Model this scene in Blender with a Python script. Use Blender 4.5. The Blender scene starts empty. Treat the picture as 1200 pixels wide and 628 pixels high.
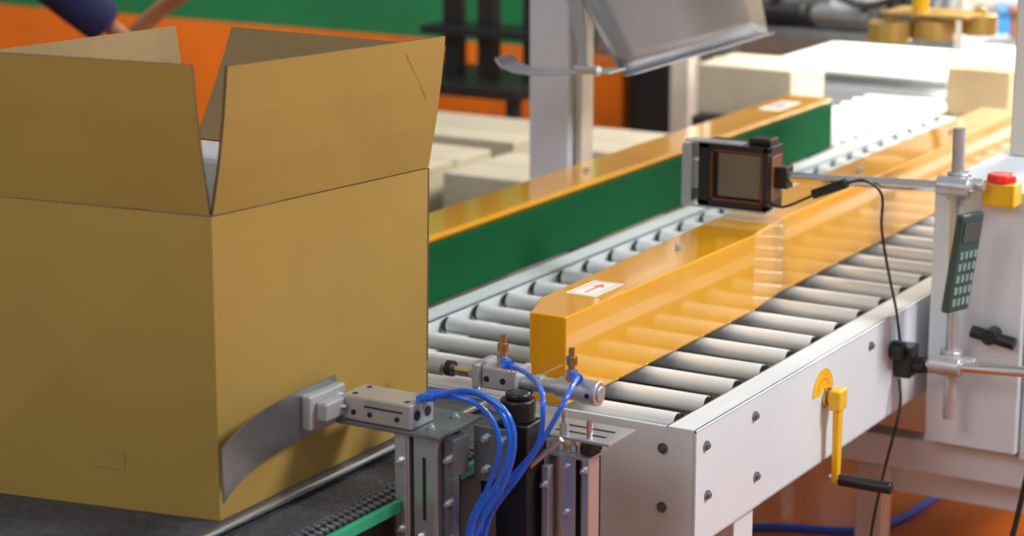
import bpy, bmesh, math, random
from mathutils import Vector, Matrix
random.seed(4)
S=bpy.context.scene
COL=S.collection
# ------------------------------------------------------------------ materials
def mat(name,col,rough=.5,metal=0,var=.06,scale=8,bump=0,bscale=60,coat=0,spec=.5,stretch=None):
    m=bpy.data.materials.new(name); m.use_nodes=True
    nt=m.node_tree; N=nt.nodes; Lk=nt.links
    b=N['Principled BSDF']
    b.inputs['Roughness'].default_value=rough; b.inputs['Metallic'].default_value=metal
    b.inputs['Coat Weight'].default_value=coat; b.inputs['Specular IOR Level'].default_value=spec
    tc=N.new('ShaderNodeTexCoord'); mp=N.new('ShaderNodeMapping')
    Lk.new(tc.outputs['Object'],mp.inputs['Vector'])
    if stretch: mp.inputs['Scale'].default_value=stretch
    no=N.new('ShaderNodeTexNoise'); no.inputs['Scale'].default_value=scale; no.inputs['Detail'].default_value=5
    Lk.new(mp.outputs['Vector'],no.inputs['Vector'])
    cr=N.new('ShaderNodeValToRGB')
    c=Vector(col[:3]); lo=c*(1-var*2); hi=c*(1+var*2)
    cr.color_ramp.elements[0].position=.3; cr.color_ramp.elements[1].position=.7
    cr.color_ramp.elements[0].color=(lo.x,lo.y,lo.z,1); cr.color_ramp.elements[1].color=(min(hi.x,1),min(hi.y,1),min(hi.z,1),1)
    Lk.new(no.outputs['Fac'],cr.inputs['Fac']); Lk.new(cr.outputs['Color'],b.inputs['Base Color'])
    if bump:
        n2=N.new('ShaderNodeTexNoise'); n2.inputs['Scale'].default_value=bscale; Lk.new(mp.outputs['Vector'],n2.inputs['Vector'])
        bp=N.new('ShaderNodeBump'); bp.inputs['Strength'].default_value=bump; bp.inputs['Distance'].default_value=.01
        Lk.new(n2.outputs['Fac'],bp.inputs['Height']); Lk.new(bp.outputs['Normal'],b.inputs['Normal'])
    return m
M={}
M['kraft']=mat('kraft_outer',(.375,.237,.056),.75,var=.025,scale=4,bump=.14,bscale=12,spec=.3)
M['kraftin']=mat('kraft_inner',(.30,.205,.095),.85,var=.05,bump=.1,bscale=40)
M['kraftedge']=mat('kraft_edge',(.10,.06,.03),.9)
M['crease']=mat('crease_line',(.32,.20,.046),.8)
M['tape']=mat('tape_mark',(.355,.227,.060),.6,var=.02)
M['orange']=mat('golden_orange_paint',(.86,.39,.003),.20,var=.02,coat=1,scale=3,spec=.5)
M['orangein']=mat('orange_paint_far',(.90,.21,.008),.5,var=.03)
M['green']=mat('green_belt',(.001,.082,.026),.85,var=.02,scale=10,spec=.12)
M['white']=mat('white_paint',(.74,.82,.90),.35,var=.02,coat=.2,scale=3)
M['cream']=mat('cream_paint',(.62,.58,.52),.5,var=.03)
M['roller']=mat('roller_tube',(.88,.92,.96),.24,.12,var=.02)
M['steel']=mat('brushed_steel',(.56,.60,.65),.32,.75,var=.02,scale=20)
M['steeld']=mat('dull_steel',(.22,.235,.26),.38,.7,var=.05,scale=20)
M['plate']=mat('blade_steel',(.36,.37,.40),.28,.95,var=.04,scale=14,stretch=(1,1,6))
M['sheet']=mat('head_sheet_steel',(.24,.26,.30),.34,.75,var=.05,scale=4)
M['chrome']=mat('chrome',(.80,.82,.85),.18,1,var=.02)
M['alu']=mat('anodised_aluminium',(.54,.55,.58),.34,.65,var=.04,scale=30,bump=.05,bscale=300)
M['pad']=mat('grey_pad_metal',(.40,.41,.43),.40,.35,var=.04)
M['black']=mat('black_plastic',(.010,.010,.011),.4,var=.1)
M['dark']=mat('dark_metal',(.022,.024,.028),.5,.3,var=.1)
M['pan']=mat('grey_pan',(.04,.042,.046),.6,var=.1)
M['belt']=mat('conveyor_belt',(.050,.050,.062),.65,var=.15,scale=60,bump=.3,bscale=150)
M['brass']=mat('brass',(.62,.42,.14),.25,1,var=.08)
M['blue']=mat('blue_tube',(.010,.14,.80),.25,var=.05,coat=.5)
M['bluew']=mat('blue_print',(.55,.72,.95),.4)
M['teal']=mat('green_strip',(.02,.38,.20),.5)
M['red']=mat('red_plastic',(.80,.01,.01),.3,coat=.4)
M['yellow']=mat('yellow_plastic',(.88,.50,.01),.4)
M['arc']=mat('orange_line',(.80,.28,.01),.5)
M['gold']=mat('gold_disc',(.50,.33,.09),.35,.4)
M['label']=mat('label_white',(.82,.78,.72),.6)
M['lred']=mat('label_red',(.72,.20,.13),.6)
M['screen']=mat('sensor_screen',(.17,.145,.115),.12,coat=1)
M['kscreen']=mat('keypad_screen',(.04,.05,.045),.15,coat=1)
M['bronze']=mat('bronze_case',(.22,.085,.035),.35,.3)
M['brown']=mat('brown_lever',(.25,.08,.02),.5)
M['keygrey']=mat('keypad_case',(.035,.075,.07),.45)
M['key']=mat('keypad_keys',(.22,.32,.31),.5)
M['floor']=mat('floor_orange',(.52,.115,.006),.25,var=.12,scale=2,coat=.3)
M['wallg']=mat('wall_green',(.01,.22,.075),.6,var=.03)
M['wallw']=mat('wall_cream',(.48,.40,.33),.7,var=.04)
M['carton']=mat('cream_carton',(.46,.42,.33),.8,var=.04)
M['tan']=mat('tan_carton',(.50,.36,.20),.8,var=.04)
M['foam']=mat('foam_white',(.55,.57,.60),.8,var=.03)
M['navy']=mat('navy_cloth',(.010,.012,.07),.9,var=.15,bump=.3)
M['skin']=mat('skin',(.38,.17,.09),.55,var=.05)
M['hair']=mat('hair',(.02,.012,.008),.6)
M['bbin']=mat('blue_bin',(.04,.20,.50),.5)
M['hole']=mat('hole_dark',(.01,.01,.01),.8)
# ------------------------------------------------------------------ mesh helpers
def finish(name,bm,mats,parent=None,smooth=False,bevel=0,label=None):
    bmesh.ops.recalc_face_normals(bm,faces=bm.faces)
    lo=Vector((min(v.co[i] for v in bm.verts) for i in range(3))); hi=Vector((max(v.co[i] for v in bm.verts) for i in range(3)))
    c=(lo+hi)/2
    bmesh.ops.translate(bm,verts=bm.verts,vec=-c)
    me=bpy.data.meshes.new(name); bm.to_mesh(me); bm.free()
    for m in (mats if isinstance(mats,(list,tuple)) else [mats]): me.materials.append(M[m] if isinstance(m,str) else m)
    ob=bpy.data.objects.new(name,me); COL.objects.link(ob)
    if smooth:
        for p in me.polygons: p.use_smooth=True
        me.set_sharp_from_angle(angle=math.radians(40))
    if bevel:
        bv=ob.modifiers.new('bevel','BEVEL'); bv.width=bevel; bv.segments=2; bv.limit_method='ANGLE'; bv.angle_limit=math.radians(40)
    W=c.copy()
    if parent is not None:
        ob.parent=parent; W=c-world(parent)
    ob.location=W
    if label: ob['label']=label
    return ob
def world(o):
    p=Vector(o.location)
    while o.parent: o=o.parent; p+=Vector(o.location)
    return p
def thing(name,loc,label,cat,group=None):
    e=bpy.data.objects.new(name,None); e.empty_display_size=.1; e.location=loc; COL.objects.link(e)
    e['label']=label; e['category']=cat
    if group: e['group']=group
    return e
def abox(bm,a,b,mi=0,rot=None,piv=None):
    r=bmesh.ops.create_cube(bm,size=1)
    vs=r['verts']; a=Vector(a);b=Vector(b); c=(a+b)/2; d=b-a
    for v in vs:
        v.co=Vector((v.co.x*d.x,v.co.y*d.y,v.co.z*d.z))+c
    if rot:
        p=Vector(piv) if piv else c
        bmesh.ops.transform(bm,verts=vs,matrix=Matrix.Translation(p)@rot@Matrix.Translation(-p))
    for f in {f for v in vs for f in v.link_faces}: f.material_index=mi
    return vs
def acyl(bm,p,q,r,mi=0,seg=24,r2=None):
    p=Vector(p);q=Vector(q);d=q-p
    m=Matrix.Translation((p+q)/2)@d.to_track_quat('Z','Y').to_matrix().to_4x4()
    x=bmesh.ops.create_cone(bm,cap_ends=True,segments=seg,radius1=r,radius2=r if r2 is None else r2,depth=d.length,matrix=m)
    for f in {f for v in x['verts'] for f in v.link_faces}: f.material_index=mi
    return x['verts']
def aprism(bm,pts,vec,mi=0):
    vec=Vector(vec); a=[bm.verts.new(Vector(p)) for p in pts]; b=[bm.verts.new(Vector(p)+vec) for p in pts]
    n=len(pts); fs=[bm.faces.new(a),bm.faces.new(b[::-1])]
    for i in range(n): fs.append(bm.faces.new((a[i],b[i],b[(i+1)%n],a[(i+1)%n])))
    for f in fs: f.material_index=mi
    return a+b
def box(name,a,b,m,par=None,bevel=.002,label=None):
    bm=bmesh.new(); abox(bm,a,b); return finish(name,bm,m,par,bevel=bevel,label=label)
def cyl(name,p,q,r,m,par=None,seg=28,bevel=0,r2=None,label=None):
    bm=bmesh.new(); acyl(bm,p,q,r,seg=seg,r2=r2); return finish(name,bm,m,par,smooth=True,bevel=bevel,label=label)
def spline(pts,n=10):
    P=[Vector(p) for p in pts]; P=[P[0]*2-P[1]]+P+[P[-1]*2-P[-2]]; out=[]
    for i in range(1,len(P)-2):
        for k in range(n):
            t=k/n; a,b,c,d=P[i-1:i+3]
            out.append(.5*((2*b)+(c-a)*t+(2*a-5*b+4*c-d)*t*t+(3*b-a-3*c+d)*t**3))
    out.append(P[-2]); return out
def atube(bm,pts,r,mi=0,seg=12,n=10,band=None):
    Q=spline(pts,n); rings=[]; up=Vector((0,0,1)); prev=None
    for i,p in enumerate(Q):
        d=(Q[min(i+1,len(Q)-1)]-Q[max(i-1,0)]).normalized()
        if prev is None:
            s=d.cross(up) if abs(d.dot(up))<.9 else d.cross(Vector((1,0,0)))
        else: s=prev-d*prev.dot(d)
        s.normalize(); prev=s; t=d.cross(s)
        rings.append([bm.verts.new(p+(s*math.cos(a)+t*math.sin(a))*r) for a in [2*math.pi*k/seg for k in range(seg)]])
    for i in range(len(rings)-1):
        for k in range(seg):
            f=bm.faces.new((rings[i][k],rings[i][(k+1)%seg],rings[i+1][(k+1)%seg],rings[i+1][k])); f.material_index=mi
            if band and i%3==0 and k in band: f.material_index=1
    bm.faces.new(rings[0]).material_index=mi; bm.faces.new(rings[-1][::-1]).material_index=mi
def tube(name,pts,r,m,par=None,seg=12,n=10,band=None):
    bm=bmesh.new(); atube(bm,pts,r,0,seg,n,band); return finish(name,bm,m,par,smooth=True)
def copytree(o,off,parent=None):
    n=o.copy(); COL.objects.link(n)
    if parent is not None: n.parent=parent
    n.location=Vector(o.location)+Vector(off)
    for c in list(o.children):
        k=c.copy(); COL.objects.link(k); k.parent=n
        for g in list(c.children):
            h=g.copy(); COL.objects.link(h); h.parent=k
    return n
# ------------------------------------------------------------------ camera
th,psi=0.2338120,0.5360481
st,ct,sp,cp=math.sin(th),math.cos(th),math.sin(psi),math.cos(psi)
F=Vector((-sp*ct,cp*ct,-st));R=Vector((cp,sp,0));U=R.cross(F)
cd=bpy.data.cameras.new('camera'); cam=bpy.data.objects.new('camera',cd); COL.objects.link(cam)
cam.matrix_world=Matrix.Translation((0,0,1.9))@Matrix((R,U,-F)).transposed().to_4x4()
cd.sensor_width=36; cd.lens=36*2620/1200; cd.clip_start=.05; cd.clip_end=100
cd.dof.use_dof=True; cd.dof.focus_distance=3.75; cd.dof.aperture_fstop=3.2
S.camera=cam
S.view_settings.view_transform='Standard'
# ------------------------------------------------------------------ setting
def struct(name,a,b,m):
    o=box(name,a,b,m,None,0); o['kind']='structure'; return o
struct('floor',(-14,-2,-.1),(4,14,0),'floor')
struct('wall_back',(-14,12,0),(4,12.2,4),'wallw')
bm=bmesh.new(); abox(bm,(-9,7,.80),(-3.86,7.1,2.6),1); abox(bm,(-9,6.97,0),(-3.86,7.1,.799),0)
o=finish('wall_left',bm,['orangein','wallg']); o['kind']='structure'
# ------------------------------------------------------------------ cardboard box
cb=thing('cardboard_box',(-2.2,2.73,.77),'large open brown corrugated cardboard box with flaps raised, on the belt','box')
NR0,NL0,FL0,FR0=[Vector(p) for p in ((-1.966,2.466,.772),(-2.43,2.375,.772),(-2.44,3.01,.772),(-1.972,3.04,.772))]
NR1,NL1,FL1,FR1=[Vector(p) for p in ((-1.966,2.468,1.23),(-2.43,2.41,1.23),(-2.435,3.02,1.215),(-1.957,3.029,1.21))]
cen=(NR0+NL0+FL0+FR0)/4
def slab(bm,p,inn,t=.005):
    a=[bm.verts.new(q) for q in p]; b=[bm.verts.new(q+inn*t) for q in p]
    f=bm.faces.new(a); f.material_index=0
    f=bm.faces.new(b[::-1]); f.material_index=1
    for i in range(4):
        f=bm.faces.new((a[i],b[i],b[(i+1)%4],a[(i+1)%4])); f.material_index=2
bm=bmesh.new()
for a,b,c,d in ((NL0,NR0,NR1,NL1),(NR0,FR0,FR1,NR1),(FR0,FL0,FL1,FR1),(FL0,NL0,NL1,FL1)):
    n=(b-a).cross(c-a).normalized(); m=(a+b)/2
    if n.dot(cen-m)<0: n=-n
    slab(bm,(a,b,c,d),n)
abox(bm,(-2.42,2.49,.772),(-1.975,3.0,.776),0)
body=finish('body',bm,['kraft','kraftin','kraftedge'],cb)
def flap(a,b,out,L,ang,ins=.003,inb=.003,crease=None):
    e=(b-a).normalized(); a=a+e*ins; b=b-e*inb
    s,c=math.sin(math.radians(ang)),math.cos(math.radians(ang))
    v=(Vector((0,0,1))*c+Vector(out)*s)
    n=v.cross(e).normalized()
    if n.dot(Vector(out))>0: n=-n
    bm=bmesh.new(); 
    K=6; T=.005
    A=[[bm.verts.new(a.lerp(b,i/K)+v*(.002+(L-.002)*j/3)+Vector(out)*.004*math.sin(3.14*j/3)) for i in range(K+1)] for j in range(4)]
    B=[[bm.verts.new(x.co+n*T) for x in r] for r in A]
    for j in range(3):
        for i in range(K):
            bm.faces.new((A[j][i],A[j][i+1],A[j+1][i+1],A[j+1][i])).material_index=0
            bm.faces.new((B[j][i],B[j+1][i],B[j+1][i+1],B[j][i+1])).material_index=1
    rim=[A[0][i] for i in range(K+1)]+[A[j][K] for j in range(1,4)]+[A[3][i] for i in range(K-1,-1,-1)]+[A[j][0] for j in (2,1)]
    rib=[B[0][i] for i in range(K+1)]+[B[j][K] for j in range(1,4)]+[B[3][i] for i in range(K-1,-1,-1)]+[B[j][0] for j in (2,1)]
    for i in range(len(rim)):
        k=(i+1)%len(rim); bm.faces.new((rim[i],rib[i],rib[k],rim[k])).material_index=2
    f=finish('flap',bm,['kraft','kraftin','kraftedge'],cb)
    if crease:
        bm=bmesh.new(); w=b-a
        for (u0,v0),(u1,v1) in crease:
            def P(u,vv): return a+w*u+v*(L*vv)+Vector(out)*(.004*math.sin(3.14*vv)+.0004)
            p,q=P(u0,v0),P(u1,v1); t=(q-p).normalized().cross(n)*.0005
            aprism(bm,[p-t,q-t,q+t,p+t],-n*.0003)
        o=finish('crease_mark',bm,'crease',cb)
    return f
flap(NL1,NR1,(.12,-.99,0),.225,9)
flap(NR1,FR1,(1,0,0),.222,9,crease=[((.80,.92),(.93,.55))])
flap(FL1,FR1,(0,1,0),.214,31,inb=.035)
flap(NL1,FL1,(-1,0,0),.20,11)
bm=bmesh.new(); e=(NL0-NR0).normalized()
nn=(NR0-NL0).cross(Vector((0,0,1))).normalized()
p0=NR0+e*.155+Vector((0,0,.062))+nn*.0004
aprism(bm,[p0,p0+e*.055,p0+e*.055+Vector((0,0,.03)),p0+Vector((0,0,.03))],nn*.0002)
finish('tape_patch',bm,'tape',cb)
fo=box('foam_block',(-2.42,2.86,.777),(-2.22,2.99,1.225),'foam',None,.01)
fo['label']='white foam packing block inside the open cardboard box'; fo['category']='packing foam'
# ------------------------------------------------------------------ belt conveyor
bc=thing('belt_conveyor',(-2.2,2.3,0),'low dark belt conveyor with chrome edge rail carrying the box','conveyor')
box('belt',(-2.55,1.2,.745),(-1.955,3.2,.7715),'belt',bc,.004)
cyl('edge_rail',(-1.943,1.2,.771),(-1.943,3.19,.771),.0055,'chrome',bc)
box('side_plate',(-1.95,1.2,.735),(-1.866,3.19,.757),'belt',bc)
bm=bmesh.new(); abox(bm,(-1.864,1.2,.735),(-1.822,3.1,.755))
for i in range(120):
    y=1.25+i*.0155
    acyl(bm,(-1.858,y,.7575),(-1.846,y,.7575),.0038,1,8); acyl(bm,(-1.838,y+.007,.7575),(-1.826,y+.007,.7575),.0038,1,8)
finish('chain_strip',bm,['dark','steeld'],bc,smooth=True)
for ya,yb in ((1.2,2.71),(2.805,3.1)):
    box('green_strip',(-1.818,ya,.740),(-1.808,yb,.758),'teal',bc,.001,label='thin green flat plastic strip')
box('conveyor_body',(-2.53,1.2,.50),(-1.84,3.15,.733),'dark',bc)
for x in (-2.5,-1.87):
    for y in (1.4,2.95): box('leg',(x-.02,y-.02,0),(x+.02,y+.02,.5),'dark',bc)
# ------------------------------------------------------------------ roller conveyor
rc=thing('roller_conveyor',(-1.97,5.6,0),'white-framed roller conveyor with light grey rollers','conveyor')
Y0,Y1=3.227,8.6
def channel(name,xo,xi,s):
    bm=bmesh.new()
    abox(bm,(min(xo,xo-s*.006),Y0,.56),(max(xo,xo-s*.006),Y1,.77))
    abox(bm,(min(xo,xi),Y0,.764),(max(xo,xi),Y1,.77))
    abox(bm,(min(xi,xi+s*.005),Y0,.70),(max(xi,xi+s*.005),Y1,.77))
    abox(bm,(min(xo,xo-s*.04),Y0,.56),(max(xo,xo-s*.04),Y1,.566))
    return finish(name,bm,'white',rc,bevel=.0015)
channel('side_frame',-1.558,-1.615,1)
channel('side_frame',-2.39,-2.333,-1)
box('end_plate',(-2.33,Y0,.50),(-1.5645,Y0+.006,.769),'white',rc)
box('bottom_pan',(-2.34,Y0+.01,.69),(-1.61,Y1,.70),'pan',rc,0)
for (x,z) in ((-1.62,.73),(-1.62,.625)):
    bm=bmesh.new(); acyl(bm,(x,Y0-.004,z),(x,Y0,z),.009,0,20); acyl(bm,(x,Y0-.009,z),(x,Y0-.004,z),.0055,0,6); finish('bolt',bm,'steeld',rc)
for (y,z) in ((3.262,.735),(3.27,.645),(3.458,.735),(3.47,.62),(4.0,.735)):
    bm=bmesh.new(); acyl(bm,(-1.558,y,z),(-1.554,y,z),.0085,0,20); acyl(bm,(-1.554,y,z),(-1.550,y,z),.0055,0,6); finish('bolt',bm,'steeld',rc)
for x in (-1.62,-2.38):
    for y in (3.45,5.6,7.9): box('leg',(x-.0,y-.04,0),(x+.05,y+.04,.559),'white',rc)
zr=.752; rr=.0165
bm=bmesh.new(); acyl(bm,(-2.318,3.307,zr),(-1.634,3.307,zr),rr,0,28)
r0=finish('roller',bm,'roller',rc,smooth=True)
bm=bmesh.new(); acyl(bm,(-1.634,3.307,zr),(-1.627,3.307,zr),rr*.93,0,20); acyl(bm,(-1.627,3.307,zr),(-1.6152,3.307,zr),.006,0,6)
c0=finish('end_cap',bm,'black',r0,smooth=True,label='black roller end cap')
bm=bmesh.new(); acyl(bm,(-2.326,3.307,zr),(-2.318,3.307,zr),rr*.93,0,20); acyl(bm,(-2.3325,3.307,zr),(-2.326,3.307,zr),.006,0,6)
finish('end_cap',bm,'black',r0,smooth=True)
i=1
while 3.307+i*.117<8.5:
    copytree(r0,(0,i*.117,0),rc); i+=1
tc_=thing('transfer_conveyor',(-2.8,7.3,0),'bright white transfer roller conveyor joining the main roller line','conveyor')
box('side_frame',(-3.25,6.85,.60),(-3.21,8.5,.775),'white',tc_); box('side_frame',(-2.445,6.85,.60),(-2.405,8.5,.775),'white',tc_)
box('end_plate',(-3.21,6.85,.60),(-2.445,6.87,.765),'white',tc_)
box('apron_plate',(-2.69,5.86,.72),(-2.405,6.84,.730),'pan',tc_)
for y in [5.9+.095*k for k in range(10)]: cyl('apron_roller',(-2.68,y,.752),(-2.42,y,.752),.018,'roller',tc_,seg=16)
box('apron_leg',(-2.68,6.3,0),(-2.63,6.36,.719),'white',tc_)
for x in (-3.25,-2.445):
    for y in (6.9,8.4): box('leg',(x,y,0),(x+.04,y+.04,.6),'white',tc_)
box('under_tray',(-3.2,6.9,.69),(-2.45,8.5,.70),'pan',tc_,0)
bm=bmesh.new(); acyl(bm,(-3.208,6.93,.75),(-2.447,6.93,.75),.022,0,20); r1=finish('roller',bm,'roller',tc_,smooth=True)
for i in range(1,10): copytree(r1,(0,i*.16,0),tc_)
# ------------------------------------------------------------------ side guides
g1=thing('side_belt_guide',(-2.47,4.5,.775),'orange-capped side drive with dark green belt along the rollers','side guide')
box('housing',(-2.535,3.25,.775),(-2.410,5.80,.910),'orange',g1,.003)
box('green_belt',(-2.409,3.27,.772),(-2.393,5.79,.896),'green',g1,.003,label='dark green drive belt')
box('cap_lip',(-2.409,3.26,.901),(-2.401,5.80,.9105),'orange',g1,.002)
for y in (3.72,4.5):
    cyl('screw',(-2.47,y,.910),(-2.47,y,.919),.008,'steel',g1,seg=12)
for y in (3.5,5.5): box('support',(-2.53,y,.0),(-2.45,y+.06,.775),'white',g1)
bm=bmesh.new(); abox(bm,(-2.50,5.52,.9102),(-2.44,5.68,.9108),0); abox(bm,(-2.485,5.55,.9108),(-2.475,5.65,.911),1); abox(bm,(-2.465,5.55,.9108),(-2.455,5.62,.911),1)
finish('white_label',bm,['label','steeld'],g1,label='small white label sticker')
g2=thing('side_belt_guide',(-1.86,4.5,.776),'glossy golden orange side guide housing with warning label above the rollers','side guide')
zt=.934
bm=bmesh.new(); aprism(bm,[(-1.806,3.22,.776),(-1.802,3.98,.776),(-1.820,4.16,.776),(-1.820,5.72,.776),(-1.938,5.72,.776),(-1.938,4.08,.776),(-1.914,3.32,.776),(-1.878,3.22,.776)],(0,0,.158)); finish('housing',bm,'orange',g2,bevel=.003)
box('green_belt',(-1.952,4.10,.79),(-1.939,5.70,.922),'green',g2,.004,label='dark green drive belt')
for y in (3.78,4.7,5.3): cyl('screw',(-1.87,y,zt),(-1.87,y,zt+.01),.008,'steel',g2,seg=12)
bm=bmesh.new(); abox(bm,(-1.892,3.37,zt+.0002),(-1.832,3.48,zt+.0008),0)
q=zt+.0008;h=zt+.0011
abox(bm,(-1.885,3.375,q),(-1.839,3.3765,h),1);abox(bm,(-1.885,3.4735,q),(-1.839,3.475,h),1)
abox(bm,(-1.885,3.375,q),(-1.8835,3.475,h),1);abox(bm,(-1.8405,3.375,q),(-1.839,3.475,h),1)
abox(bm,(-1.8645,3.39,q),(-1.8595,3.44,h),1)
aprism(bm,[(-1.873,3.438,q),(-1.851,3.438,q),(-1.862,3.460,q)],(0,0,.0003),1)
finish('arrow_label',bm,['label','lred'],g2,label='white sticker with faint red arrow and border')
# ------------------------------------------------------------------ pusher mechanism 1
pm=thing('pneumatic_pusher',(-1.80,2.76,.55),'aluminium pneumatic pusher with curved steel blade pressing the box','pneumatic cylinder')
bm=bmesh.new(); C=spline([(-1.863,2.343,.855),(-1.893,2.41,.855),(-1.923,2.502,.855),(-1.941,2.61,.855),(-1.945,2.735,.855)],6)
vs=[]
for p in C:
    vs.append([bm.verts.new(p+Vector((0,0,0))),bm.verts.new(p+Vector((0,0,.078))),bm.verts.new(p+Vector((.0022,0.0005,.078))),bm.verts.new(p+Vector((.0022,.0005,0)))])
for i in range(len(vs)-1):
    for k in range(4): bm.faces.new((vs[i][k],vs[i][(k+1)%4],vs[i+1][(k+1)%4],vs[i+1][k]))
bm.faces.new(vs[0]);bm.faces.new(vs[-1])
finish('curved_blade',bm,'plate',pm,smooth=True,label='curved thin brushed steel guide blade')
bm=bmesh.new(); abox(bm,(-1.9425,2.64,.868),(-1.925,2.735,.924)); abox(bm,(-1.925,2.655,.882),(-1.905,2.715,.912))
finish('pad_block',bm,'pad',pm,bevel=.004,label='light grey pad block')
bm=bmesh.new()
for z in (.89,.905): acyl(bm,(-1.93,2.72,z),(-1.912,2.72,z),.006)
acyl(bm,(-1.925,2.685,.897),(-1.90,2.70,.897),.004)
finish('push_rod',bm,'chrome',pm,smooth=True)
box('cylinder_body',(-1.912,2.705,.875),(-1.785,2.770,.915),'alu',pm,.003)
def hole(p,q,r,par):
    bm=bmesh.new(); acyl(bm,p,q,r,0,14); finish('screw_hole',bm,'hole',par)
def bolt(p,q,r,par,m='steel'):
    p=Vector(p);q=Vector(q); mid=p.lerp(q,.5)
    bm=bmesh.new(); acyl(bm,p,mid,r*.55,0,12); acyl(bm,mid,q,r,0,6); finish('bolt',bm,m,par)
for x in (-1.89,-1.86,-1.81): hole((x,2.703,.889),(x,2.706,.889),.004,pm)
for x in (-1.895,-1.80):
    for y in (2.718,2.757): hole((x,y,.9145),(x,y,.9158),.0045,pm)
for y in (2.722,2.752): hole((-1.786,y,.895),(-1.7835,y,.895),.008,pm)
box('sensor_slot',(-1.87,2.703,.900),(-1.80,2.7055,.902),'hole',pm,0)
box('mount_plate',(-1.92,2.70,.868),(-1.735,2.83,.8745),'steeld',pm,.001)
for (x,y) in ((-1.765,2.73),(-1.765,2.80),(-1.83,2.80)): bolt((x,y,.882),(x,y,.8745),.007,pm)
bm=bmesh.new(); abox(bm,(-1.822,2.715,.60),(-1.802,2.719,.868)); abox(bm,(-1.792,2.722,.60),(-1.754,2.726,.868)); abox(bm,(-1.754,2.722,.60),(-1.750,2.775,.868)); abox(bm,(-1.802,2.718,.60),(-1.798,2.79,.868)); abox(bm,(-1.822,2.715,.56),(-1.742,2.79,.60))
finish('upright_bracket',bm,'steel',pm,bevel=.001)
box('back_plate',(-1.798,2.775,.601),(-1.742,2.779,.866),'dark',pm,.001)
box('slot',(-1.775,2.7205,.73),(-1.770,2.7222,.83),'hole',pm,0)
bm=bmesh.new(); abox(bm,(-1.745,2.735,.56),(-1.727,2.75,.80)); abox(bm,(-1.745,2.735,.80),(-1.728,2.78,.86)); finish('inner_clamp',bm,'steeld',pm,bevel=.001)
for (x,z) in ((-1.812,.82),(-1.782,.70),(-1.764,.655),(-1.812,.62),(-1.812,.71)):
    y=2.715 if x<-1.8 else 2.722
    bolt((x,y-.011,z),(x,y,z),.006,pm)
for z in (.76,.83,.70): bolt((-1.736,2.722,z),(-1.736,2.735,z),.006,pm)
bm=bmesh.new(); aprism(bm,[(-1.732,2.80,.868),(-1.66,2.80,.868),(-1.66,2.80,.83),(-1.70,2.80,.78),(-1.732,2.80,.78)],(0,.006,0)); 
finish('side_bracket',bm,'steeld',pm,bevel=.001)
for (x,z) in ((-1.71,.85),(-1.68,.85),(-1.71,.80)): bolt((x,2.790,z),(x,2.80,z),.007,pm)
def tubeb(par,pts):
    return tube('air_tube',pts,.0041,['blue','bluew'],par,seg=12,n=12,band=(2,3))
for y in (2.732,2.755):
    bm=bmesh.new(); acyl(bm,(-1.785,y,.921),(-1.760,y,.925),.0068,0,14); acyl(bm,(-1.785,y,.914),(-1.785,y,.924),.007,0,14)
    finish('tube_fitting',bm,'blue',pm,smooth=True)
tubeb(pm,[(-1.765,2.733,.925),(-1.702,2.74,.942),(-1.642,2.74,.922),(-1.624,2.74,.875),(-1.642,2.74,.805),(-1.690,2.74,.72),(-1.705,2.74,.62)])
tubeb(pm,[(-1.765,2.757,.925),(-1.70,2.76,.932),(-1.658,2.76,.908),(-1.643,2.76,.86),(-1.662,2.755,.80),(-1.703,2.75,.73),(-1.715,2.75,.62)])
tubeb(pm,[(-1.765,2.740,.925),(-1.71,2.75,.924),(-1.674,2.76,.895),(-1.662,2.76,.85),(-1.681,2.76,.79),(-1.715,2.76,.72),(-1.725,2.76,.62)])
# ------------------------------------------------------------------ second cylinder assembly
pc=thing('pneumatic_cylinder',(-1.70,2.94,.6),'horizontal pneumatic cylinder with brass fittings and blue hoses','pneumatic cylinder')
cyl('roller_tip',(-1.90,2.94,.905),(-1.875,2.94,.905),.014,'pad',pc)
cyl('piston_rod',(-1.875,2.94,.905),(-1.80,2.94,.905),.006,'chrome',pc)
cyl('lock_ring',(-1.868,2.94,.905),(-1.856,2.94,.905),.013,'black',pc)
cyl('lock_ring',(-1.822,2.94,.905),(-1.806,2.94,.905),.011,'steel',pc,seg=6)
bm=bmesh.new(); abox(bm,(-1.805,2.91,.886),(-1.79,2.97,.930)); abox(bm,(-1.79,2.917,.888),(-1.735,2.963,.926)); abox(bm,(-1.735,2.913,.886),(-1.725,2.967,.928))
finish('clevis_block',bm,'alu',pc,bevel=.004)
bm=bmesh.new(); acyl(bm,(-1.725,2.94,.903),(-1.66,2.94,.903),.013); acyl(bm,(-1.66,2.94,.903),(-1.62,2.94,.903),.017); acyl(bm,(-1.70,2.94,.903),(-1.69,2.94,.903),.0155); finish('barrel',bm,'alu',pc,smooth=True)
bm=bmesh.new(); acyl(bm,(-1.62,2.94,.903),(-1.588,2.94,.903),.020); acyl(bm,(-1.588,2.94,.903),(-1.585,2.94,.903),.012); finish('end_cap',bm,'alu',pc,smooth=True,bevel=.002)
hole((-1.6,2.919,.903),(-1.6,2.922,.903),.004,pc)
for x in (-1.78,-1.75): hole((x,2.9155,.905),(x,2.918,.905),.005,pc)
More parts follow.
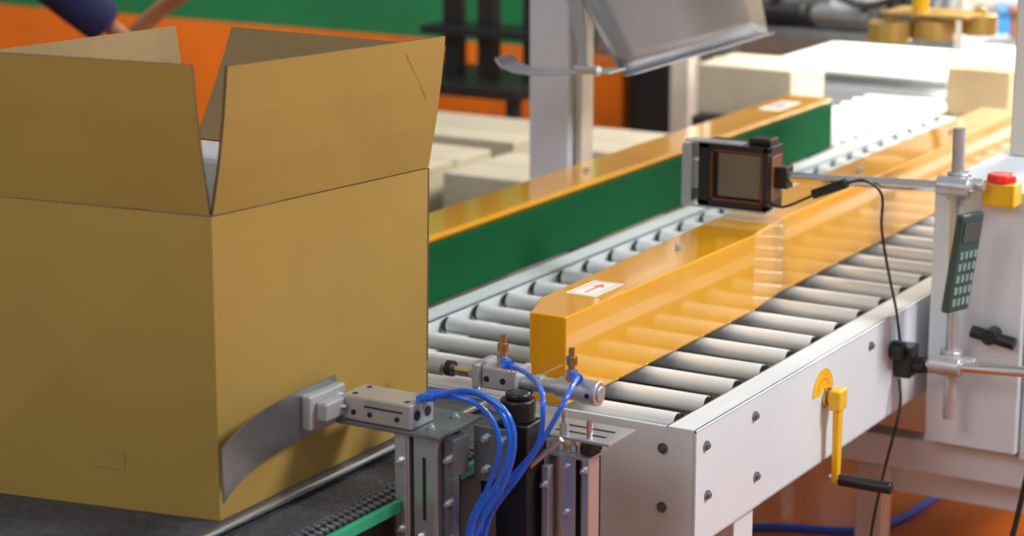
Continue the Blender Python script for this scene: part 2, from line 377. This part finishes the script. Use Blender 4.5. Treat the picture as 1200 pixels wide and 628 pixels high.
for x,z in ((-1.763,.926),(-1.638,.922)):
    bm=bmesh.new(); acyl(bm,(x,2.94,z-.005),(x,2.94,z+.012),.010,0,6); acyl(bm,(x,2.94,z+.012),(x,2.94,z+.022),.006); acyl(bm,(x,2.94,z+.022),(x,2.94,z+.034),.0095,0,18); acyl(bm,(x,2.94,z+.034),(x,2.94,z+.048),.005)
    finish('brass_valve',bm,'brass',pc,smooth=True)
    bm=bmesh.new(); acyl(bm,(x,2.94,z+.006),(x+.02,2.925,z+.004),.009,0,16); finish('elbow_fitting',bm,'blue',pc,smooth=True)
tubeb(pc,[(-1.745,2.927,.930),(-1.70,2.90,.932),(-1.640,2.84,.935),(-1.609,2.80,.920),(-1.617,2.80,.857),(-1.662,2.80,.797),(-1.713,2.80,.734),(-1.72,2.80,.64)])
tubeb(pc,[(-1.62,2.925,.926),(-1.602,2.89,.938),(-1.580,2.82,.930),(-1.596,2.80,.886),(-1.644,2.79,.805),(-1.700,2.79,.72),(-1.715,2.79,.62)])
bm=bmesh.new(); acyl(bm,(-1.70,2.88,.86),(-1.70,2.88,.895),.028); acyl(bm,(-1.70,2.88,.895),(-1.70,2.88,.905),.02); abox(bm,(-1.727,2.855,.55),(-1.668,2.91,.86)); acyl(bm,(-1.70,2.89,.86),(-1.72,2.94,.89),.012)
finish('regulator_body',bm,'black',pc,smooth=True,bevel=.003,label='black plastic valve body')
box('slotted_plate',(-1.76,2.92,.826),(-1.56,3.01,.831),'steel',pc,.001)
for y in (2.945,2.975): box('slot',(-1.67,y,.8305),(-1.58,y+.006,.8316),'hole',pc,0)
bm=bmesh.new(); abox(bm,(-1.642,2.91,.57),(-1.614,2.914,.80)); abox(bm,(-1.602,2.91,.57),(-1.590,2.914,.80)); abox(bm,(-1.594,2.914,.57),(-1.590,2.945,.80)); abox(bm,(-1.665,2.91,.80),(-1.590,2.975,.805)); abox(bm,(-1.668,2.91,.57),(-1.663,2.96,.826)); abox(bm,(-1.640,2.91,.57),(-1.590,2.914,.60))
finish('angle_bracket',bm,'steel',pc,bevel=.001)
box('back_plate',(-1.655,2.955,.57),(-1.595,2.96,.799),'dark',pc,.001)
cyl('slide_rod',(-1.608,2.93,.60),(-1.608,2.93,.80),.006,'chrome',pc)
box('flat_bar',(-1.66,2.885,.57),(-1.648,2.90,.79),'steel',pc,.001)
box('spacer_block',(-1.70,2.93,.80),(-1.672,2.98,.825),'dark',pc,.002)
box('clamp_block',(-1.612,2.92,.806),(-1.592,2.96,.825),'dark',pc,.002)
for x in (-1.65,-1.628): bolt((x,2.93,.826),(x,2.93,.806),.006,pc)
for (x,z) in ((-1.630,.64),(-1.630,.785),(-1.597,.785),(-1.630,.71)): bolt((x,2.899,z),(x,2.91,z),.006,pc)
for z in (.76,.66): bolt((-1.654,2.874,z),(-1.654,2.885,z),.006,pc)
cyl('tie_rod',(-1.70,2.868,.765),(-1.615,2.868,.845),.0045,'steel',pc)
cyl('stud',(-1.60,2.93,.831),(-1.60,2.93,.86),.005,'chrome',pc)
bm=bmesh.new(); acyl(bm,(-1.645,2.93,.831),(-1.645,2.93,.85),.008,0,6); acyl(bm,(-1.645,2.93,.85),(-1.645,2.93,.87),.004); finish('lock_nut',bm,'steel',pc)
box('terminal_block',(-1.757,2.86,.70),(-1.737,2.91,.84),'dark',pc)
# ------------------------------------------------------------------ crank
hc=thing('hand_crank',(-1.557,3.783,.52),'yellow hand crank with black grip on the white frame','crank handle')
bm=bmesh.new(); acyl(bm,(-1.557,3.783,.685),(-1.525,3.783,.685),.013); acyl(bm,(-1.557,3.783,.685),(-1.552,3.783,.685),.02); finish('pivot_hub',bm,'brass',hc,smooth=True)
bm=bmesh.new(); aprism(bm,[(-1.540,3.770,.70),(-1.540,3.797,.70),(-1.540,3.792,.52),(-1.540,3.775,.52)],(.014,0,0)); abox(bm,(-1.546,3.764,.665),(-1.522,3.803,.705))
finish('crank_arm',bm,'yellow',hc,bevel=.004)
cyl('grip',(-1.525,3.783,.528),(-1.42,3.783,.528),.012,'black',hc,bevel=.003)
cyl('grip_pin',(-1.545,3.783,.528),(-1.525,3.783,.528),.007,'chrome',hc)
bm=bmesh.new(); n=14
def arcp(r0,r1,a0,a1,x):
    A=[(x,3.765-r1*math.cos(a0+(a1-a0)*k/n),.698+r1*math.sin(a0+(a1-a0)*k/n)) for k in range(n+1)]
    B=[(x,3.765-r0*math.cos(a0+(a1-a0)*k/n),.698+r0*math.sin(a0+(a1-a0)*k/n)) for k in range(n,-1,-1)]
    return A+B
aprism(bm,arcp(.010,.048,.0,3.1,-1.5575),(.0012,0,0),0); aprism(bm,arcp(.026,.030,.4,2.7,-1.5563),(.0006,0,0),1)
finish('arc_badge',bm,['yellow','arc'],hc,label='yellow arc-shaped direction sticker')
# ------------------------------------------------------------------ sensor stand
ss=thing('sensor_stand',(-1.455,4.169,.56),'chrome rod stand clamped to the frame holding a small vision sensor','sensor stand')
yr=4.169
cyl('vertical_rod',(-1.45,yr,.558),(-1.456,yr,1.151),.0125,'alu',ss)
cyl('upper_rod',(-1.41,yr-.026,1.04),(-1.814,yr-.026,1.022),.011,'chrome',ss)
cyl('lower_rod',(-1.556,yr-.024,.667),(-1.20,yr-.024,.69),.011,'chrome',ss)
for z,zz in ((1.037,1.039),(.674,.675)):
    bm=bmesh.new(); acyl(bm,(-1.452,yr,z-.027),(-1.452,yr,z+.027),.023,0,24); acyl(bm,(-1.485,yr-.026,zz),(-1.420,yr-.026,zz),.020,0,24); acyl(bm,(-1.425,yr,z+.005),(-1.400,yr,z+.005),.013,0,8); abox(bm,(-1.475,yr-.04,z-.012),(-1.43,yr+.01,z+.012))
    finish('clamp',bm,'alu',ss,smooth=True,bevel=.002)
bm=bmesh.new(); abox(bm,(-1.556,yr-.045,.64),(-1.52,yr+.005,.705)); acyl(bm,(-1.556,yr-.055,.70),(-1.53,yr-.055,.70),.02); acyl(bm,(-1.545,yr-.02,.66),(-1.49,yr-.024,.67),.017)
finish('mount_foot',bm,'black',ss,bevel=.004,smooth=True)
sx0,sx1,sy0,sy1,sz0,sz1=-1.988,-1.831,4.10,4.175,.955,1.086
bm=bmesh.new(); abox(bm,(sx0,sy0+.012,sz0),(sx1,sy1,sz1))
w_=.012
for a,b in (((sx0,sy0-.002,sz0),(sx1,sy0+.013,sz0+w_)),((sx0,sy0-.002,sz1-w_),(sx1,sy0+.013,sz1)),((sx0,sy0-.002,sz0),(sx0+w_*2.2,sy0+.013,sz1)),((sx1-w_,sy0-.002,sz0),(sx1,sy0+.013,sz1))): abox(bm,a,b)
finish('sensor_case',bm,'black',ss,bevel=.002)
bm=bmesh.new(); f=.004; ix0=sx0+w_*2.2; ix1=sx1-w_; iz0=sz0+w_; iz1=sz1-w_; yb=sy0+.002
for a,b in (((ix0,yb,iz0),(ix1,yb+.01,iz0+f)),((ix0,yb,iz1-f),(ix1,yb+.01,iz1)),((ix0,yb,iz0),(ix0+f,yb+.01,iz1)),((ix1-f,yb,iz0),(ix1,yb+.01,iz1))): abox(bm,a,b)
finish('bezel',bm,'bronze',ss,label='bronze orange bezel')
box('side_panel',(sx1,sy0+.012,sz0+.02),(sx1+.003,sy1-.012,sz1-.02),'bronze',ss,.001,label='bronze side panel')
box('screen',(ix0+f+.012,sy0+.007,iz0+f+.006),(ix1-f-.004,sy0+.012,iz1-f-.003),'screen',ss,0,label='grey-beige glossy screen')
bm=bmesh.new(); abox(bm,(sx0-.036,sy0-.005,sz0-.005),(sx0-.014,sy0+.05,sz1-.005)); abox(bm,(sx0-.018,sy0+.01,sz0+.03),(sx0,sy0+.04,sz1-.04)); abox(bm,(sx0-.03,sy0-.004,sz1),(sx1-.06,sy0+.03,sz1+.004)); abox(bm,(sx0-.03,sy0-.004,sz0-.005),(sx1,sy0+.03,sz0-.001)); finish('side_bracket',bm,'steel',ss,bevel=.001,label='silver steel mounting bracket')
bm=bmesh.new(); abox(bm,(sx1-.055,4.12,sz1),(sx1-.005,4.165,sz1+.014)); finish('connector_block',bm,'black',ss,bevel=.004)
box('rod_holder',(sx1+.0035,4.125,1.0),(sx1+.03,4.16,1.045),'black',ss)
cyl('cable_plug',(-1.735,4.11,1.00),(-1.665,4.11,1.03),.010,'black',ss)
tube('sensor_cable',[(-1.83,4.10,.975),(-1.79,4.09,.972),(-1.735,4.105,.998)],.0027,'black',ss)
tube('sensor_cable',[(-1.665,4.11,1.03),(-1.63,4.12,1.037),(-1.597,4.13,1.01),(-1.594,4.13,.94),(-1.575,4.13,.85),(-1.557,4.13,.78),(-1.545,4.13,.71)],.0028,'black',ss)
tube('sensor_cable',[(-1.54,4.12,.64),(-1.53,4.10,.58),(-1.55,4.08,.45),(-1.57,4.08,.33),(-1.58,4.08,.2),(-1.6,4.1,.01)],.003,'black',ss)
kp=thing('keypad_terminal',(-1.42,4.10,.80),'dark grey-green handheld keypad terminal hung on the rod stand','keypad')
rt=Matrix.Rotation(math.radians(7),4,'Y')@Matrix.Rotation(math.radians(-14),4,'Z')
pv=(-1.41,4.10,.9)
def kbox(bm,a,b): abox(bm,a,b,0,rt,pv)
bm=bmesh.new(); kbox(bm,(-1.422,4.062,.80),(-1.404,4.137,1.0)); finish('keypad_case',bm,'keygrey',kp,bevel=.005)
bm=bmesh.new(); kbox(bm,(-1.404,4.07,.945),(-1.402,4.129,.985)); finish('display',bm,'kscreen',kp)
bm=bmesh.new()
for r in range(5):
    for c in range(4):
        kbox(bm,(-1.404,4.070+c*.0155,.815+r*.024),(-1.401,4.080+c*.0155,.829+r*.024))
finish('key_grid',bm,'key',kp)
# ------------------------------------------------------------------ control cabinet
cc=thing('control_cabinet',(-1.3,4.5,.4),'white sheet-metal control cabinet with mast and emergency stop beside the conveyor','cabinet')
box('body',(-1.53,4.25,.475),(-1.335,4.9,1.02),'white',cc,.004)
box('side_body',(-1.334,4.27,.46),(-.8,4.9,.985),'white',cc,.004)
box('door',(-1.32,4.262,.50),(-.9,4.27,.96),'white',cc,.003)
box('mast',(-1.50,4.62,1.021),(-1.41,4.70,2.3),'cream',cc,.004,label='tall cream square mast')
box('switch_box',(-1.416,4.20,.995),(-1.348,4.249,1.042),'yellow',cc,.004,label='yellow emergency stop housing')
bm=bmesh.new(); acyl(bm,(-1.384,4.225,1.042),(-1.384,4.225,1.058),.030,r2=.027); finish('emergency_button',bm,'red',cc,smooth=True,bevel=.003)
cyl('door_knob',(-1.39,4.25,.725),(-1.39,4.21,.725),.016,'black',cc)
cyl('latch_handle',(-1.43,4.225,.730),(-1.34,4.225,.715),.013,'black',cc,seg=24)
box('warning_label',(-1.325,4.2605,.76),(-1.305,4.262,.84),'yellow',cc,0)
for x in (-1.25,-.85):
    box('leg',(x,4.3,0),(x+.05,4.35,.46),'white',cc)
    box('leg',(x,4.8,0),(x+.05,4.85,.46),'white',cc)
box('base_beam',(-1.75,4.31,.385),(-.82,4.37,.455),'white',cc,.004)
box('base_beam',(-1.66,4.40,.30),(-.82,4.50,.36),'white',cc,.004)
box('support_post',(-1.70,4.31,0),(-1.64,4.37,.385),'cream',cc,.004)
fh=tube('floor_hose',[(-2.35,4.6,.008),(-2.116,4.79,.008),(-1.93,4.87,.008),(-1.86,5.0,.008),(-1.827,5.30,.008),(-1.75,5.6,.008)],.009,'blue')
fh['label']='blue hose lying on the red-orange floor'; fh['category']='hose'
fc=tube('power_cord',[(-1.30,4.24,.47),(-1.32,4.2,.3),(-1.36,4.15,.12),(-1.42,4.1,.01)],.006,'black'); fc['label']='black power cord hanging from the white cabinet'; fc['category']='cable'
# ------------------------------------------------------------------ gantry post and tape head
gp=thing('gantry_post',(-2.65,4.7,0),'white square machine post standing behind the green guide','post')
box('post',(-2.72,4.66,0),(-2.61,4.78,2.6),'white',gp,.004)
box('cover_strip',(-2.60,4.68,0),(-2.585,4.74,2.6),'cream',gp,.002)
box('cross_arm',(-2.72,4.70,1.62),(-1.9,4.78,1.7),'white',gp,.004)
tp=thing('taping_head',(-2.3,4.7,1.1),'brushed steel taping head with bent plates hung over the conveyor','taping head')
bm=bmesh.new(); rows=[]
for j in range(9):
    s=j/8; zz=1.172+.413*s; xx=-2.30-.07*s*s-.012*math.sin(3.14*s)
    ya=4.36-.30*s**.8; yb=5.12-.10*s
    rows.append([bm.verts.new((xx,ya+(yb-ya)*k/8,zz-.008*(1-k/8)*(1-s))) for k in range(9)])
for j in range(8):
    for k in range(8): bm.faces.new((rows[j][k],rows[j][k+1],rows[j+1][k+1],rows[j+1][k]))
o=finish('swept_sheet',bm,'sheet',tp,smooth=True,label='large curved shiny grey steel sheet'); sd=o.modifiers.new('solid','SOLIDIFY'); sd.thickness=.003
bm=bmesh.new(); aprism(bm,[(-2.297,4.36,1.165),(-2.297,5.12,1.173),(-2.280,5.12,1.176),(-2.280,4.38,1.168)],(0,0,.003)); finish('folded_edge',bm,'steel',tp)
bm=bmesh.new(); aprism(bm,[(-2.18,5.00,1.585),(-2.18,5.05,1.34),(-2.18,5.36,1.28),(-2.18,5.42,1.31),(-2.18,5.36,1.585)],(.005,0,0)); finish('side_plate',bm,'steeld',tp,bevel=.001)
bm=bmesh.new(); prof=[(-2.57,1.195),(-2.555,1.178),(-2.52,1.168),(-2.48,1.166),(-2.40,1.173),(-2.34,1.180),(-2.28,1.184)]
pts=[(x,4.25,z) for x,z in prof]+[(x,4.25,z+.005) for x,z in prof[::-1]]
aprism(bm,pts,(0,.08,0)); finish('bent_skid',bm,'steel',tp,bevel=.001)
bm=bmesh.new(); aprism(bm,[(-2.46,4.27,1.585),(-2.38,4.27,1.585),(-2.345,4.27,1.19),(-2.36,4.27,1.19)],(0,.004,0)); finish('hanger_bar',bm,'steel',tp)
bm=bmesh.new(); acyl(bm,(-2.36,4.24,1.192),(-2.31,4.24,1.192),.007,0,16); acyl(bm,(-2.31,4.24,1.192),(-2.30,4.24,1.192),.012,0,16); finish('adjust_knob',bm,'steel',tp,smooth=True)
box('head_mount',(-2.50,4.02,1.585),(-2.08,5.45,1.6),'steeld',tp)
# ------------------------------------------------------------------ downstream machine
dm=thing('downstream_machine',(-2.0,6.8,.77),'pale second machine with gold discs above the far rollers','machine')
box('post',(-3.36,6.7,0),(-3.29,6.78,2.4),'cream',dm); box('post',(-1.50,6.7,0),(-1.43,6.78,2.4),'cream',dm)
box('cross_beam',(-3.36,6.7,1.50),(-1.43,6.78,1.60),'cream',dm)
for (x,y,z,r) in ((-2.20,5.70,1.095,.058),(-2.09,5.74,1.105,.058),(-1.99,5.82,1.115,.048)):
    bm=bmesh.new(); acyl(bm,(x,y,z),(x,y,z+.055),r,0,32); acyl(bm,(x,y,z+.055),(x,y,z+.072),.015,0,16); finish('gold_disc',bm,'gold',dm,smooth=True,bevel=.003)
box('disc_plate',(-2.22,5.68,1.167),(-1.98,5.84,1.177),'gold',dm)
cyl('disc_stem',(-2.13,5.74,1.177),(-2.13,5.74,1.56),.022,'yellow',dm)
box('disc_arm',(-2.16,5.72,1.50),(-2.10,6.7,1.56),'cream',dm)
for k,(x,y,z,w) in enumerate(((-3.05,6.92,.961,.12),(-2.80,6.92,.961,.10),(-2.60,6.90,.961,.06),(-2.47,6.92,.961,.05))):
    bm=bmesh.new(); abox(bm,(x-w,y-.08,z),(x+w,y+.1,z+.08)); acyl(bm,(x-w,y-.1,z+.05),(x+w,y-.1,z+.05),.028); acyl(bm,(x,y,z+.05),(x,y+.05,z+.24),.035); acyl(bm,(x-w*.6,y-.06,z+.05),(x-w*.6,y-.02,z+.2),.02)
    finish('drive_unit',bm,['dark','steeld','dark','steeld'][k],dm,smooth=True,bevel=.004)
box('deck',(-3.29,6.8,.925),(-2.40,7.2,.96),'steeld',dm)
for x in (-3.29,-2.40): box('deck_hanger',(x,6.78,.925),(x+.03,6.80,1.5),'cream',dm)
tube('looped_hose',[(-3.1,6.85,1.0),(-2.9,6.75,1.12),(-2.7,6.8,1.05),(-2.52,6.85,1.15),(-2.46,6.85,1.3),(-2.46,6.80,1.52)],.014,'black',dm)
for k in range(6):
    x=-3.12+k*.125; bm=bmesh.new(); acyl(bm,(x,8.1,.80),(x,8.1,.90),.03,0,14); acyl(bm,(x,8.1,.90),(x,8.1,.92),.045,0,14); finish('feed_wheel',bm,['bronze','steeld'][k%2],dm,smooth=True)
box('wheel_rail',(-3.2,8.06,.778),(-2.45,8.14,.80),'steeld',dm)
en=thing('machine_enclosure',(-1.4,9.2,0),'pale cream machine enclosure panels beyond the roller line','machine enclosure')
for k in range(4): box('panel',(-3.6+k*1.0,9.0,.1),(-2.62+k*1.0,9.06,1.7),['cream','tan','cream','cream'][k],en,.01)
for k in range(5): box('panel_post',(-3.67+k*1.0,8.98,0),(-3.61+k*1.0,9.08,1.8),'steeld',en,.003)
# ------------------------------------------------------------------ background items
def table(name,x0,x1,y0,y1,z,m,lab):
    t=thing(name,((x0+x1)/2,(y0+y1)/2,0),lab,'table')
    box('table_top',(x0,y0,z-.04),(x1,y1,z),m,t,.003)
    for x in (x0+.02,x1-.06):
        for y in (y0+.02,y1-.06): box('leg',(x,y,0),(x+.04,y+.04,z-.04),m,t,.002)
    return t
def carton(loc,sx,sy,sz,lab,grp=None,m='carton'):
    t=thing('carton',loc,lab,'box',grp)
    x,y,z=loc
    box('body',(x-sx/2,y-sy/2,z),(x+sx/2,y+sy/2,z+sz),m,t,.006)
    bm=bmesh.new(); abox(bm,(x-sx/2-.001,y-.015,z+sz),(x+sx/2+.001,y+.015,z+sz+.0015)); abox(bm,(x+sx/2,y-.015,z+sz-.05),(x+sx/2+.0015,y+.015,z+sz)); finish('tape_strip',bm,m,t)
    return t
table('packing_table',-3.95,-2.80,4.70,6.2,.46,'tan','tan packing table behind the conveyor')
for i in range(2):
    for j,(y,hh) in enumerate(((4.92,.14),(5.42,.24),(5.93,.24))):
        carton((-3.66+i*.58,y,.461),.51,.38,hh,'large flat cream carton on the packing table' if hh<.2 else 'tall cream carton on the packing table','cartons on the packing table')
table('black_workbench',-4.6,-3.72,6.3,6.75,.76,'black','black steel workbench in front of the orange wall')
sr=thing('steel_rack',(-4.0,6.5,.761),'black steel rack standing on the workbench','rack')
for x in (-4.14,-4.00,-3.82): box('upright',(x,6.5,.761),(x+.06,6.56,1.7),'black',sr)
box('shelf',(-4.2,6.45,1.7),(-3.74,6.62,1.74),'black',sr); box('low_shelf',(-4.2,6.45,.90),(-3.74,6.62,.93),'black',sr)
mh=thing('machine_housing',(-3.5,7.2,0),'dark machine housing behind the packing table','machine')
box('housing_body',(-3.60,6.86,0),(-3.38,7.3,1.25),'dark',mh,.01); box('housing_door',(-3.57,6.845,.3),(-3.40,6.859,1.1),'dark',mh,.004)
op=thing('orange_pillar',(-3.68,6.9,0),'orange metal pillar beside the dark machine','pillar')
box('pillar_body',(-3.76,6.86,.05),(-3.63,6.93,.80),'orangein',op,.005); box('pillar_foot',(-3.78,6.84,0),(-3.62,6.95,.05),'orangein',op,.003)
table('side_table',-3.06,-2.72,6.25,6.60,.74,'dark','dark side table beside the rollers')
carton((-2.90,6.42,.741),.32,.26,.16,'wide cream carton on the side table by the rollers')
carton((-2.22,6.60,.7690),.20,.2,.15,'tan carton travelling on the far rollers',None,'tan')
lv=thing('lever_handle',(-4.05,4.9,0),'brown curved lever handle on a dark stand behind the box','lever')
tube('lever',[(-4.07,4.72,.9),(-4.04,4.72,1.06),(-3.98,4.79,1.16),(-3.90,4.87,1.24),(-3.84,4.93,1.34)],.024,'brown',lv)
box('lever_stand',(-4.11,4.68,0),(-4.03,4.76,.9),'dark',lv)
c3=thing('blue_bin',(-2.8,8.7,0),'blue plastic bin on a cream stand beyond the rollers','bin')
box('stand',(-2.98,8.62,0),(-2.66,8.9,.68),'cream',c3); box('bin_body',(-2.96,8.64,.681),(-2.68,8.88,.82),'bbin',c3,.01); box('bin_rim',(-2.97,8.63,.821),(-2.67,8.89,.84),'bbin',c3,.003)
# ------------------------------------------------------------------ person
pe=thing('person',(-4.45,4.2,0),'person in dark navy work clothes reaching one hand forward','person')
def skin(name,verts,edges,rad,m,par,sub=2,root=0):
    me=bpy.data.meshes.new(name); me.from_pydata([Vector(v)-world(par) for v in verts],edges,[])
    ob=bpy.data.objects.new(name,me); COL.objects.link(ob); ob.parent=par
    md=ob.modifiers.new('skin','SKIN'); md.use_smooth_shade=True
    for i,r in enumerate(rad): me.skin_vertices[0].data[i].radius=(r,r) if not isinstance(r,tuple) else r
    me.skin_vertices[0].data[root].use_root=True
    s=ob.modifiers.new('sub','SUBSURF'); s.levels=sub; s.render_levels=sub
    me.materials.append(M[m]); return ob
X,Y=-4.44,4.22
EL=(-4.10,4.43,1.33); WR=(-4.005,4.585,1.155)
MID=tuple((Vector(EL)+Vector(WR))/2); WR2=tuple(Vector(WR)*1.0+(Vector(WR)-Vector(EL)).normalized()*.02)
V=[(X,Y,.95),(X,Y,1.12),(X,Y,1.30),(X,Y,1.44),(X,Y,1.52),(X,Y,1.60),
   (X+.17,Y+.04,1.42),EL,WR,
   (X-.17,Y-.04,1.42),(X-.24,Y-.02,1.15),(X-.22,Y+.1,.93),
   (X+.10,Y,.88),(X+.11,Y,.48),(X+.11,Y-.02,.08),(X+.11,Y+.12,.05),
   (X-.10,Y,.88),(X-.11,Y,.48),(X-.11,Y-.02,.08),(X-.11,Y+.12,.05),MID,WR2]
E=[(0,1),(1,2),(2,3),(3,4),(4,5),(3,6),(6,7),(7,20),(20,8),(8,21),(3,9),(9,10),(10,11),(0,12),(12,13),(13,14),(14,15),(0,16),(16,17),(17,18),(18,19)]
Rr=[(.15,.11),(.13,.10),(.15,.11),(.12,.09),.055,.06,.08,.085,.066,.07,.05,.038,.095,.065,.045,.04,.095,.065,.045,.04,.078,.060]
skin('clothed_body',V,E,Rr,'navy',pe)
bm=bmesh.new(); bmesh.ops.create_uvsphere(bm,u_segments=24,v_segments=16,radius=.1)
for v in bm.verts:
    v.co.z*=1.2; v.co.x*=.82
    if v.co.z<0: v.co.x*=1+v.co.z*1.8; 
    if v.co.y>.085 and abs(v.co.x)<.02 and -.04<v.co.z<.02: v.co.y+=.022
for v in bm.verts: v.co+=Vector((X,Y+.02,1.68))
finish('head',bm,'skin',pe,smooth=True)
bm=bmesh.new(); bmesh.ops.create_uvsphere(bm,u_segments=24,v_segments=16,radius=.108)
for v in bm.verts: v.co.z*=1.15; v.co.x*=.87
bmesh.ops.delete(bm,geom=[v for v in bm.verts if v.co.z<.0 or (v.co.y>.06 and v.co.z<.06)],context='VERTS')
for v in bm.verts: v.co+=Vector((X,Y+.01,1.69))
finish('hair',bm,'hair',pe,smooth=True)
for s in (-1,1):
    bm=bmesh.new(); bmesh.ops.create_uvsphere(bm,u_segments=10,v_segments=8,radius=.012,matrix=Matrix.Translation((X+s*.03,Y+.105,1.69))); finish('eye',bm,'hair',pe,smooth=True)
    bm=bmesh.new(); bmesh.ops.create_uvsphere(bm,u_segments=10,v_segments=8,radius=.02,matrix=Matrix.Translation((X+s*.083,Y+.015,1.68))); finish('ear',bm,'skin',pe,smooth=True)
box('mouth',(X-.025,Y+.105,1.628),(X+.025,Y+.112,1.636),'lred',pe,.002)
d=(Vector(WR)-Vector(EL)).normalized(); d=(d+Vector((.10,.15,.10))).normalized(); sd=d.cross(Vector((0,0,1))).normalized()
b0=Vector(WR)+d*.005
pv=[b0,b0+d*.04,b0+d*.070]; pe_=[(0,1),(1,2)]; pr=[.030,(.038,.022),(.040,.020)]
for k,L_ in enumerate((.060,.070,.065,.050)):
    s=pv[2]+sd*(-.03+.02*k)
    i0=len(pv); pv+= [s+d*.004, s+d*L_*.5+Vector((0,0,-.012)), s+d*L_*.75+Vector((0,0,-.035))]
    pe_+=[(2,i0),(i0,i0+1),(i0+1,i0+2)]; pr+=[.0105,.009,.008]
i0=len(pv); pv+=[b0+d*.02-sd*.03,b0+d*.050-sd*.048+Vector((0,0,-.010)),b0+d*.075-sd*.050+Vector((0,0,-.020))]
pe_+=[(1,i0),(i0,i0+1),(i0+1,i0+2)]; pr+=[.013,.011,.009]
skin('hand',pv,pe_,pr,'skin',pe,1)
# ------------------------------------------------------------------ lights
w=bpy.data.worlds.new('world'); S.world=w; w.use_nodes=True
w.node_tree.nodes['Background'].inputs[0].default_value=(.92,.96,1,1); w.node_tree.nodes['Background'].inputs[1].default_value=.32
def area(name,loc,tgt,size,power,col=(1,1,1)):
    l=bpy.data.lights.new(name,'AREA'); l.size=size; l.energy=power; l.color=col
    o=bpy.data.objects.new(name,l); COL.objects.link(o); o.location=loc
    o.rotation_euler=(Vector(tgt)-Vector(loc)).to_track_quat('-Z','Y').to_euler()
area('ceiling_lamp_far',(-1.4,7.4,2.6),(-1.8,7.2,.8),.9,250,(1,.90,.76))
l=bpy.data.lights.new('added_glare_spot','SPOT'); l.energy=1300; l.color=(1,.92,.80); l.spot_size=math.radians(72); l.spot_blend=.8; l.shadow_soft_size=.25  # added spot that overexposes the far rollers, not a fixture of the hall
o=bpy.data.objects.new('added_glare_spot',l); COL.objects.link(o); o.location=(-1.9,6.6,3.4); o.rotation_euler=(Vector((-2.1,7.4,.8))-Vector(o.location)).to_track_quat('-Z','Y').to_euler()
area('ceiling_lamp_key',(.7,4.2,3.0),(-2,3.3,.8),.8,104,(1,.99,.96))
area('added_front_fill',(-1.8,.2,3.0),(-2.1,2.8,.9),1.2,32,(1,.98,.94))  # added soft fill from the camera side, stands for no real lamp
area('added_wall_fill',(-5,5.2,3.2),(-4.8,7,.5),1.5,50,(1,.97,.93))  # added light to brighten the orange and green wall, no lamp hangs there
